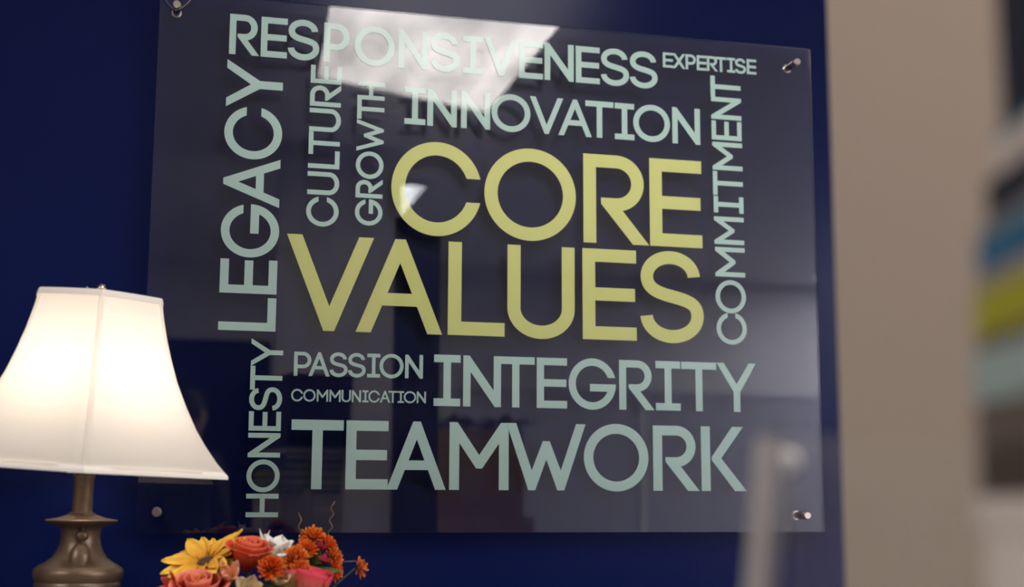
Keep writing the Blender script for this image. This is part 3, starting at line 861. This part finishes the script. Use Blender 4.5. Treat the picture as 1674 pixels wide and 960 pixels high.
open_flower('open_blossom', (.1970, -.365, 1.1150), (.10, -.35, 1.0), .043, P_WHT, 'white blossom with pointed petals behind the orange mums', n=7, wid=.80, lift=-.1, ruffle=.07, seed=21, tilt=1.0, tip=1.7)
open_flower('open_blossom', (.1815, -.350, 1.1240), (-.1, .1, 1.0), .037, P_WHT, 'thin white blossom standing upright behind the large rose', n=3, wid=.30, lift=-.1, ruffle=.02, seed=23, tilt=1.3, tip=1.0)
open_flower('open_blossom', (.2020, -.405, 1.0880), (-.1, -.7, .7), .028, P_PAL, 'pale yellow blossom low between the mums and the pink rose', n=5, wid=.75, lift=.25, seed=14, tilt=.7)
rose((.2440, -.410, 1.0880), (.18, -.12, .97), .026, P_PNK, 'pink tulip shaped rose at the lower right of the bouquet', layers=((2, .40, 1.0, .0), (3, .70, 1.0, .02), (3, 1.0, .96, .04)), seed=31, H=1.9)
rose((.2210, -.392, 1.0960), (-.25, -.10, .94), .025, P_PPE, 'pink and yellow half open rose left of the pink tulip shaped one', layers=((2, .5, 1.0, .05), (3, 1.0, .92, .12)), seed=33, H=1.8)
for (x, y, z), d, R, mat, s, lb in (
        ((.1880, -.418, 1.1120), (-.1, -.85, .5), .0170, P_ORG, 1, 'orange mum below the white blossom, facing the camera'),
        ((.2225, -.395, 1.1230), (-.1, -.75, .6), .0180, P_ORG2, 2, 'amber orange mum right of the white blossom'),
        ((.2400, -.372, 1.1350), (.1, -.55, .8), .0150, P_ORG, 3, 'orange mum half hidden under the topmost mum'),
        ((.2500, -.352, 1.1520), (.0, -.45, .9), .0165, P_ORG2, 4, 'topmost orange mum of the bouquet'),
        ((.2280, -.408, 1.1070), (.1, -.8, .3), .0140, P_ORG2, 5, 'small amber mum under the amber orange one'),
        ((.2705, -.352, 1.1400), (.6, -.45, .6), .0150, P_ORG, 6, 'orange mum at the top of the right hand cluster'),
        ((.2790, -.358, 1.1230), (.8, -.45, .35), .0150, P_ORG2, 7, 'amber mum in the middle of the right hand cluster'),
        ((.2800, -.366, 1.1060), (.8, -.50, .1), .0145, P_ORG, 8, 'orange mum at the foot of the right hand cluster')):
    mum((x, y, z), d, R, mat, lb, n=64, seed=s)
mum((.3165, -.360, 1.1080), (1.0, -.35, .15), .0150, P_ORG2, 'single orange mum on a thin stalk right of the bouquet', n=26, seed=9, dome=.6)
open_flower('flower_bud', (.2585, -.362, 1.1330), (.1, -.6, .8), .013, P_BUD, 'dark magenta bud between the orange mums', n=5, wid=.7, lift=-.2, seed=41, tilt=1.2)
open_flower('flower_bud', (.2640, -.372, 1.1150), (.1, -.6, .8), .014, P_BUD, 'dark red bud under the magenta one', n=5, wid=.7, lift=-.2, seed=43, tilt=1.1)
leaf((.2450, -.385, 1.1080), (1.0, -.2, .08), (0, -.5, .8), .042, .020, 'green leaf at the right of the bouquet under the buds')
leaf((.1650, -.395, 1.0850), (.6, -.5, .1), (0, -.6, .7), .040, .016, 'yellow green leaf low between the pale blossoms')
leaf((.1300, -.355, 1.0800), (.1, -.5, .6), (0, -.9, .3), .040, .020, 'dark green leaf between the sunflower and the large rose')
leaf((.1950, -.360, 1.0850), (.1, -.5, .3), (0, -.9, .3), .045, .028, 'dark leaf deep behind the lowest orange mum')
leaf((.1150, -.350, 1.0550), (-.3, -.3, .5), (0, -.9, .3), .045, .028, 'dark leaf under the sunflower')
leaf((.2500, -.350, 1.0950), (.1, -.3, .6), (0, -.9, .3), .045, .028, 'dark leaf behind the magenta buds')
leaf((.2150, -.350, 1.1000), (.1, -.3, .6), (0, -.9, .3), .045, .028, 'dark leaf behind the white blossom')


def tendril(name, p0, p1, turns, amp, label, r=.0006):
    p0 = Vector(p0); p1 = Vector(p1); pts = []
    for i in range(61):
        s = i / 60
        p = p0.lerp(p1, s)
        k = amp * min(1, s * 4) * (1 - .5 * s)
        pts.append(p + Vector((k * cos(turns * 2 * pi * s), k * sin(turns * 2 * pi * s), 0)))
    return tag(link(name, tube_mesh(name, pts, r, 6), TENDRIL), label, 'twig')


tendril('curly_twig', (.235, -.350, 1.06), (.2315, -.350, 1.1860), 6.5, .0036, 'shorter curly brown twig above the bouquet, on the left')
tendril('curly_twig', (.268, -.345, 1.06), (.2790, -.345, 1.2020), 8.0, .0042, 'longer curly brown twig above the bouquet, on the right')
tendril('curly_twig', (.255, -.360, 1.115), (.3120, -.360, 1.1180), 2.0, .0012, 'thin bare twig reaching to the single orange mum')

# ------------------------------------------------------------------ blurred things close to the camera on the right
POSTB = pmat('beige_post_laminate', (0.31, 0.245, 0.19), rough=.7)
ang = math.atan2(-.65, .76)
post = empty('display_post', (.6100, -1.2586, 0), ang)
tag(post, 'tall beige display post standing out of focus right of the sign', 'post')
box('front_board', (0, -.008, .02), (.150, 0, 1.95), POSTB, post)
box('back_board', (0, 0, .02), (.150, .03, 1.95), pmat('dark_grey_laminate', (.035, .035, .05), rough=.6), post)
box('foot', (-.02, -.10, 0), (.17, .12, .02), WHITE_METAL, post, bevel=.003)

ped = empty('pedestal', (.44, -1.90, 0), radians(-23))
tag(ped, 'white display pedestal under the brochure holder and the boxes', 'pedestal')
box('column', (-.17, -.16, 0), (.19, .24, .97), WHITE_METAL, ped, bevel=.003)
box('top', (-.18, -.17, .97), (.20, .25, 1.0), WHITE_METAL, ped, bevel=.004)

# a stack whose long sides run away from the camera; each piece set back a little differently
DIR = Vector((.27, .963, 0)).normalized()      # along the long side, away from the camera
OUT = Vector((DIR.y, -DIR.x, 0))              # to the right
azi = math.atan2(DIR.y, DIR.x)
F = Vector((.3695, -1.8336, 0))
stackm = lambda n, c, **k: pmat(n, c, rough=.6, **k)
STACK = [  # z0, z1, shift to the right (m), colour, name, label
    (1.0000, 1.0700, -.0025, (.66, .57, .49), 'storage_box', 'pale beige box at the bottom of the blurred stack'),
    (1.0700, 1.1420, -.0015, (.60, .52, .45), 'storage_box', 'pale beige box second from the bottom of the blurred stack'),
    (1.1420, 1.2080, -.0005, (.66, .57, .49), 'storage_box', 'pale beige box under the dark brown binder'),
    (1.2080, 1.2270, -.001, (.055, .035, .025), 'binder', 'dark brown binder on the pale boxes'),
    (1.2270, 1.2450, -.001, (.11, .078, .06), 'binder', 'brown binder under the pale teal one'),
    (1.2450, 1.2660, -.002, (.30, .36, .33), 'binder', 'pale teal binder under the yellow-green one'),
    (1.2660, 1.2720, .0010, (.12, .085, .06), 'binder', 'thin brown binder between pale teal and yellow-green'),
    (1.2720, 1.2905, -.000, (.33, .31, .015), 'binder', 'yellow-green binder in the middle of the blurred stack'),
    (1.2905, 1.2975, .0020, (.30, .22, .17), 'binder', 'thin tan binder between yellow-green and blue'),
    (1.2975, 1.3140, .0030, (.02, .11, .20), 'binder', 'blue binder above the yellow-green one'),
    (1.3140, 1.3200, .0050, (.20, .19, .18), 'binder', 'thin grey binder between blue and black'),
    (1.3200, 1.3390, .0085, (.012, .012, .022), 'binder', 'black binder near the top of the blurred stack'),
    (1.3390, 1.3560, .0130, (.55, .46, .40), 'binder', 'off-white binder near the top of the blurred stack'),
    (1.3560, 1.3610, .0150, (.04, .14, .20), 'binder', 'thin teal binder right under the tall navy box'),
    (1.3610, 1.5800, .0175, (.004, .005, .022), 'storage_box', 'tall navy box on top of the blurred stack'),
]
for i, (z0, z1, sh, c, nm, lb) in enumerate(STACK):
    p = F + Vector((sh, 0, 0))
    o = empty(nm, (p.x, p.y, z0), azi)
    tag(o, lb, 'box' if nm == 'storage_box' else 'binder', 'stack on the display pedestal')
    mt = stackm('%s_cover_%d' % (nm, i), c)
    h = z1 - z0 - .0006
    # local x along DIR (away), local y to the left
    if nm == 'binder':
        cv = min(.0025, h * .22)
        box('cover', (-.245, -.200, 0), (0, 0, cv), mt, o)
        box('cover', (-.245, -.200, h - cv), (0, 0, h), mt, o)
        box('spine', (-.245, -.0025, cv), (0, 0, h - cv), mt, o)
        box('pages', (-.240, -.195, cv), (-.003, -.0025, h - cv), WHITE_METAL, o)
    else:
        box('body', (-.245, -.200, 0), (0, 0, h * .8), mt, o, bevel=.002)
        box('lid', (-.247, -.202, h * .8), (.002, .002, h), mt, o, bevel=.002)

HOLD = acrylic('brochure_holder_acrylic', haze=.045, rough=.35, ior=1.4, hazecol=(.75, .68, .62))
HOLDE = acrylic('brochure_holder_edge', haze=.38, hazecol=(.80, .72, .68), rough=.15)
hold = empty('brochure_holder', (.3210, -1.7230, 1.0), radians(-34))
tag(hold, 'empty clear acrylic brochure holder out of focus at the lower right', 'brochure holder')


def slab(name, lo, hi, thin_axis, parent, slant=0.0):
    bm = bmesh.new(); vs = add_box(bm, lo, hi)
    for v in vs: v.co.x -= slant * (hi[2] - v.co.z)
    me = bm_mesh(bm, name); me.materials.append(HOLD); me.materials.append(HOLDE)
    for p in me.polygons: p.material_index = 0 if abs(p.normal[thin_axis]) > .5 else 1
    return link(name, me, None, parent)


slab('side_wall', (0, 0, 0), (.0085, .045, .236), 0, hold, .10)
slab('side_wall', (.130, 0, 0), (.1345, .045, .236), 0, hold)
slab('back_wall', (.0085, .041, 0), (.130, .045, .238), 1, hold)
slab('front_wall', (.0085, 0, 0), (.130, .004, .08), 1, hold)
slab('bottom', (.0085, .004, 0), (.130, .041, .004), 2, hold)
bm = bmesh.new(); bmesh.ops.create_uvsphere(bm, u_segments=20, v_segments=12, radius=.0052)
for v_ in bm.verts: v_.co += Vector((.0100, .034, .2255))
link('glint_ball', bm_mesh(bm, 'glint_ball', True), WHITE_METAL, hold)  # white ball put in as the blurred highlight on the holder's corner

# ------------------------------------------------------------------ across the room (seen mirrored in the acrylic)
CUB = pmat('grey_partition_fabric', (.50, .48, .55), rough=.9, bump=.4, bscale=300)
part = empty('added_partition', (3.6, -6.0, 0))  # made-up partition, tones down the mirrored lower part of the far wall
tag(part, 'grey fabric partition added along the far wall to darken its reflection in the lower right of the sign', 'partition')
box('fabric_panel', (-1.9, -.03, .06), (1.9, .03, 1.86), CUB, part)
box('top_rail', (-1.92, -.035, 1.86), (1.92, .035, 1.90), CUB, part, bevel=.003)
for px_ in (-1.9, -.633, .633, 1.9): box('upright', (px_ - .02, -.04, 0), (px_ + .02, .04, 1.86), WHITE_METAL, part)
CARD = pmat('brown_cardboard', (.45, .29, .21), rough=.8, vary=.15)
ctr = empty('counter', (1.55, -3.15, 0))
tag(ctr, 'long dark counter across the room carrying boxes and papers', 'counter')
box('body', (-.55, -.30, 0), (.75, .28, .98), NAVY, ctr)
box('worktop', (-.58, -.33, .98), (.78, .31, 1.02), WOOD, ctr, bevel=.004)
for (x, y, w, d_, h, z, rz, lb) in ((1.22, -3.12, .46, .34, .12, 1.02, .05, 'low cardboard box on the counter across the room'),
                                   (1.20, -3.12, .40, .30, .34, 1.141, -.06, 'tall cardboard box standing on the low one across the room')):
    b = empty('cardboard_box', (x, y, z), rz); tag(b, lb, 'box', 'boxes on the counter')
    box('carton', (-w / 2, -d_ / 2, 0), (w / 2, d_ / 2, h - .004), CARD, b, bevel=.003)
    box('flap', (-w / 2, -d_ / 2, h - .004), (w / 2, -.002, h), CARD, b)
    box('flap', (-w / 2, .002, h - .004), (w / 2, d_ / 2, h), CARD, b)
PAPER = pmat('white_paper', (.75, .74, .72), rough=.7)
for i, (x, y, rz, lb) in enumerate(((1.62, -2.98, .2, 'left sheet of white paper on the counter across the room'), (1.92, -3.05, -.3, 'right sheet of white paper on the counter across the room'))):
    tag(box('paper_sheet', (-.15, -.105, 0), (.15, .105, .0008), PAPER, None, loc=(x, y, 1.0205), rz=rz), lb, 'paper')
WRAP = acrylic('plastic_wrap', haze=.25, rough=.12)
def wrapf(u, v):
    x = u * .26; y = -.02 + .40 * (v - .5)
    z = .01 + .02 * sin(9 * u + 4 * v) * cos(7 * v) + .012 * sin(23 * u * v + 3)
    return Vector((x, y, z))
me = patch(wrapf, 30, 20, .0006)
tag(link('plastic_wrap', me, WRAP, None, (1.20, -3.12, 1.505)), 'crumpled clear plastic wrap on the upper cardboard box', 'wrap')


# person standing across the room
def person(loc, rz):
    root = empty('person', loc, rz)
    tag(root, 'person in dark jacket and trousers standing across the room, mirrored in the sign', 'person')
    J = dict(pel=(0, 0, .96, .135, .105), wst=(0, .0, 1.10, .125, .10), che=(0, .005, 1.30, .15, .11), nkb=(0, .01, 1.46, .075, .065), nck=(0, 0, 1.52, .055, .055), hd0=(0, -.01, 1.60, .07, .08), hd1=(0, -.01, 1.70, .075, .09),
             sL=(.17, .01, 1.41, .06, .06), eL=(.24, .03, 1.13, .043, .043), wL=(.23, -.04, .88, .028, .03), hL=(.225, -.06, .81, .022, .04),
             sR=(-.17, .01, 1.41, .06, .06), eR=(-.24, .03, 1.13, .043, .043), wR=(-.23, -.04, .88, .028, .03), hR=(-.225, -.06, .81, .022, .04),
             tL=(.09, 0, .88, .09, .09), kL=(.11, -.01, .50, .06, .06), aL=(.11, .02, .10, .04, .045), fL=(.12, -.13, .035, .04, .03),
             tR=(-.09, 0, .88, .09, .09), kR=(-.11, -.01, .50, .06, .06), aR=(-.11, .02, .10, .04, .045), fR=(-.12, -.13, .035, .04, .03))
    E_ = [('pel', 'wst'), ('wst', 'che'), ('che', 'nkb'), ('nkb', 'nck'), ('nck', 'hd0'), ('hd0', 'hd1'), ('che', 'sL'), ('sL', 'eL'), ('eL', 'wL'), ('wL', 'hL'),
          ('che', 'sR'), ('sR', 'eR'), ('eR', 'wR'), ('wR', 'hR'), ('pel', 'tL'), ('tL', 'kL'), ('kL', 'aL'), ('aL', 'fL'), ('pel', 'tR'), ('tR', 'kR'), ('kR', 'aR'), ('aR', 'fR')]
    for s, hnd in ((1, 'hL'), (-1, 'hR')):
        hx, hy, hz = J[hnd][:3]
        for k in range(4):
            y0 = hy - .028 + .019 * k; ln = (.065, .078, .074, .058)[k]
            a = '%sf%d' % (hnd, k)
            J[a] = (hx, y0, hz - .045, .0085, .0085); J[a + 'm'] = (hx - s * .004, y0, hz - .045 - ln * .5, .008, .008); J[a + 't'] = (hx - s * .016, y0, hz - .045 - ln, .007, .007)
            E_ += [(hnd, a), (a, a + 'm'), (a + 'm', a + 't')]
        J[hnd + 'th'] = (hx, hy - .045, hz - .01, .010, .010); J[hnd + 'tt'] = (hx - s * .008, hy - .06, hz - .05, .008, .008)
        E_ += [(hnd, hnd + 'th'), (hnd + 'th', hnd + 'tt')]
    names = list(J)
    me = bpy.data.meshes.new('body')
    me.from_pydata([J[n][:3] for n in names], [(names.index(a), names.index(b)) for a, b in E_], [])
    o = link('body', me, None, root)
    o.modifiers.new('skin', 'SKIN')
    for i, n in enumerate(names):
        me.skin_vertices[0].data[i].radius = J[n][3:5]
    me.skin_vertices[0].data[0].use_root = True
    ss = o.modifiers.new('sub', 'SUBSURF'); ss.levels = 2; ss.render_levels = 2
    m, N, L = node_mat('person_skin_and_clothes')
    out = N.new('ShaderNodeOutputMaterial'); b = N.new('ShaderNodeBsdfPrincipled'); b.inputs['Roughness'].default_value = .7
    tc = N.new('ShaderNodeTexCoord'); sp = N.new('ShaderNodeSeparateXYZ'); L.new(tc.outputs['Object'], sp.inputs[0])
    cr = N.new('ShaderNodeValToRGB'); cr.color_ramp.interpolation = 'CONSTANT'
    e = cr.color_ramp.elements; e[0].color = (.01, .01, .01, 1); e[1].position = .05; e[1].color = (.02, .022, .035, 1)
    for p_, c_ in ((.43, (.45, .26, .18, 1)), (.455, (.025, .025, .04, 1)), (.74, (.42, .25, .18, 1))):
        x = e.new(p_); x.color = c_
    dv = N.new('ShaderNodeMath'); dv.operation = 'DIVIDE'; dv.inputs[1].default_value = 2.0
    L.new(sp.outputs[2], dv.inputs[0]); L.new(dv.outputs[0], cr.inputs[0]); L.new(cr.outputs[0], b.inputs[0]); L.new(b.outputs[0], out.inputs[0])
    me.materials.append(m)
    SK = pmat('face_skin', (.42, .25, .18), rough=.6); HR = pmat('dark_hair', (.02, .014, .01), rough=.7, bump=.5, bscale=200)
    EY = pmat('eye_white', (.7, .7, .7), rough=.3); LP = pmat('lips', (.35, .12, .10), rough=.5)
    def blob(name, c, s, mat, cut=None):
        bm = bmesh.new(); bmesh.ops.create_uvsphere(bm, u_segments=20, v_segments=14, radius=1)
        for v_ in bm.verts: v_.co = Vector((v_.co.x * s[0] + c[0], v_.co.y * s[1] + c[1], v_.co.z * s[2] + c[2]))
        if cut: bmesh.ops.delete(bm, geom=[v_ for v_ in bm.verts if cut(v_.co)], context='VERTS')
        return link(name, bm_mesh(bm, name, True), mat, root)
    blob('head', (0, -.01, 1.64), (.076, .096, .115), SK)
    blob('hair', (0, .002, 1.665), (.084, .100, .105), HR, lambda c: c.y < -.06 and c.z < 1.70)
    blob('nose', (0, -.108, 1.625), (.012, .014, .020), SK)
    blob('mouth', (0, -.098, 1.585), (.022, .007, .006), LP)
    for s in (-1, 1):
        blob('eye', (s * .030, -.093, 1.645), (.012, .008, .007), EY)
        blob('ear', (s * .078, 0, 1.635), (.009, .018, .030), SK)
    return root


person((.135, -5.0, 0), pi * .2)

# ------------------------------------------------------------------ groups of repeats
GROUPS = {'ceiling_light': 'ceiling lights of the room', 'small_mum': 'small orange mums in the bouquet', 'rose': 'roses in the bouquet',
          'open_blossom': 'open blossoms in the bouquet', 'leaf': 'leaves in the bouquet', 'curly_twig': 'curly twigs in the bouquet',
          'flower_bud': 'dark buds in the bouquet', 'paper_sheet': 'papers on the counter'}
for o in COL.objects:
    if o.parent is None and 'label' in o:
        g = GROUPS.get(o.name.split('.')[0])
        if g: o['group'] = g
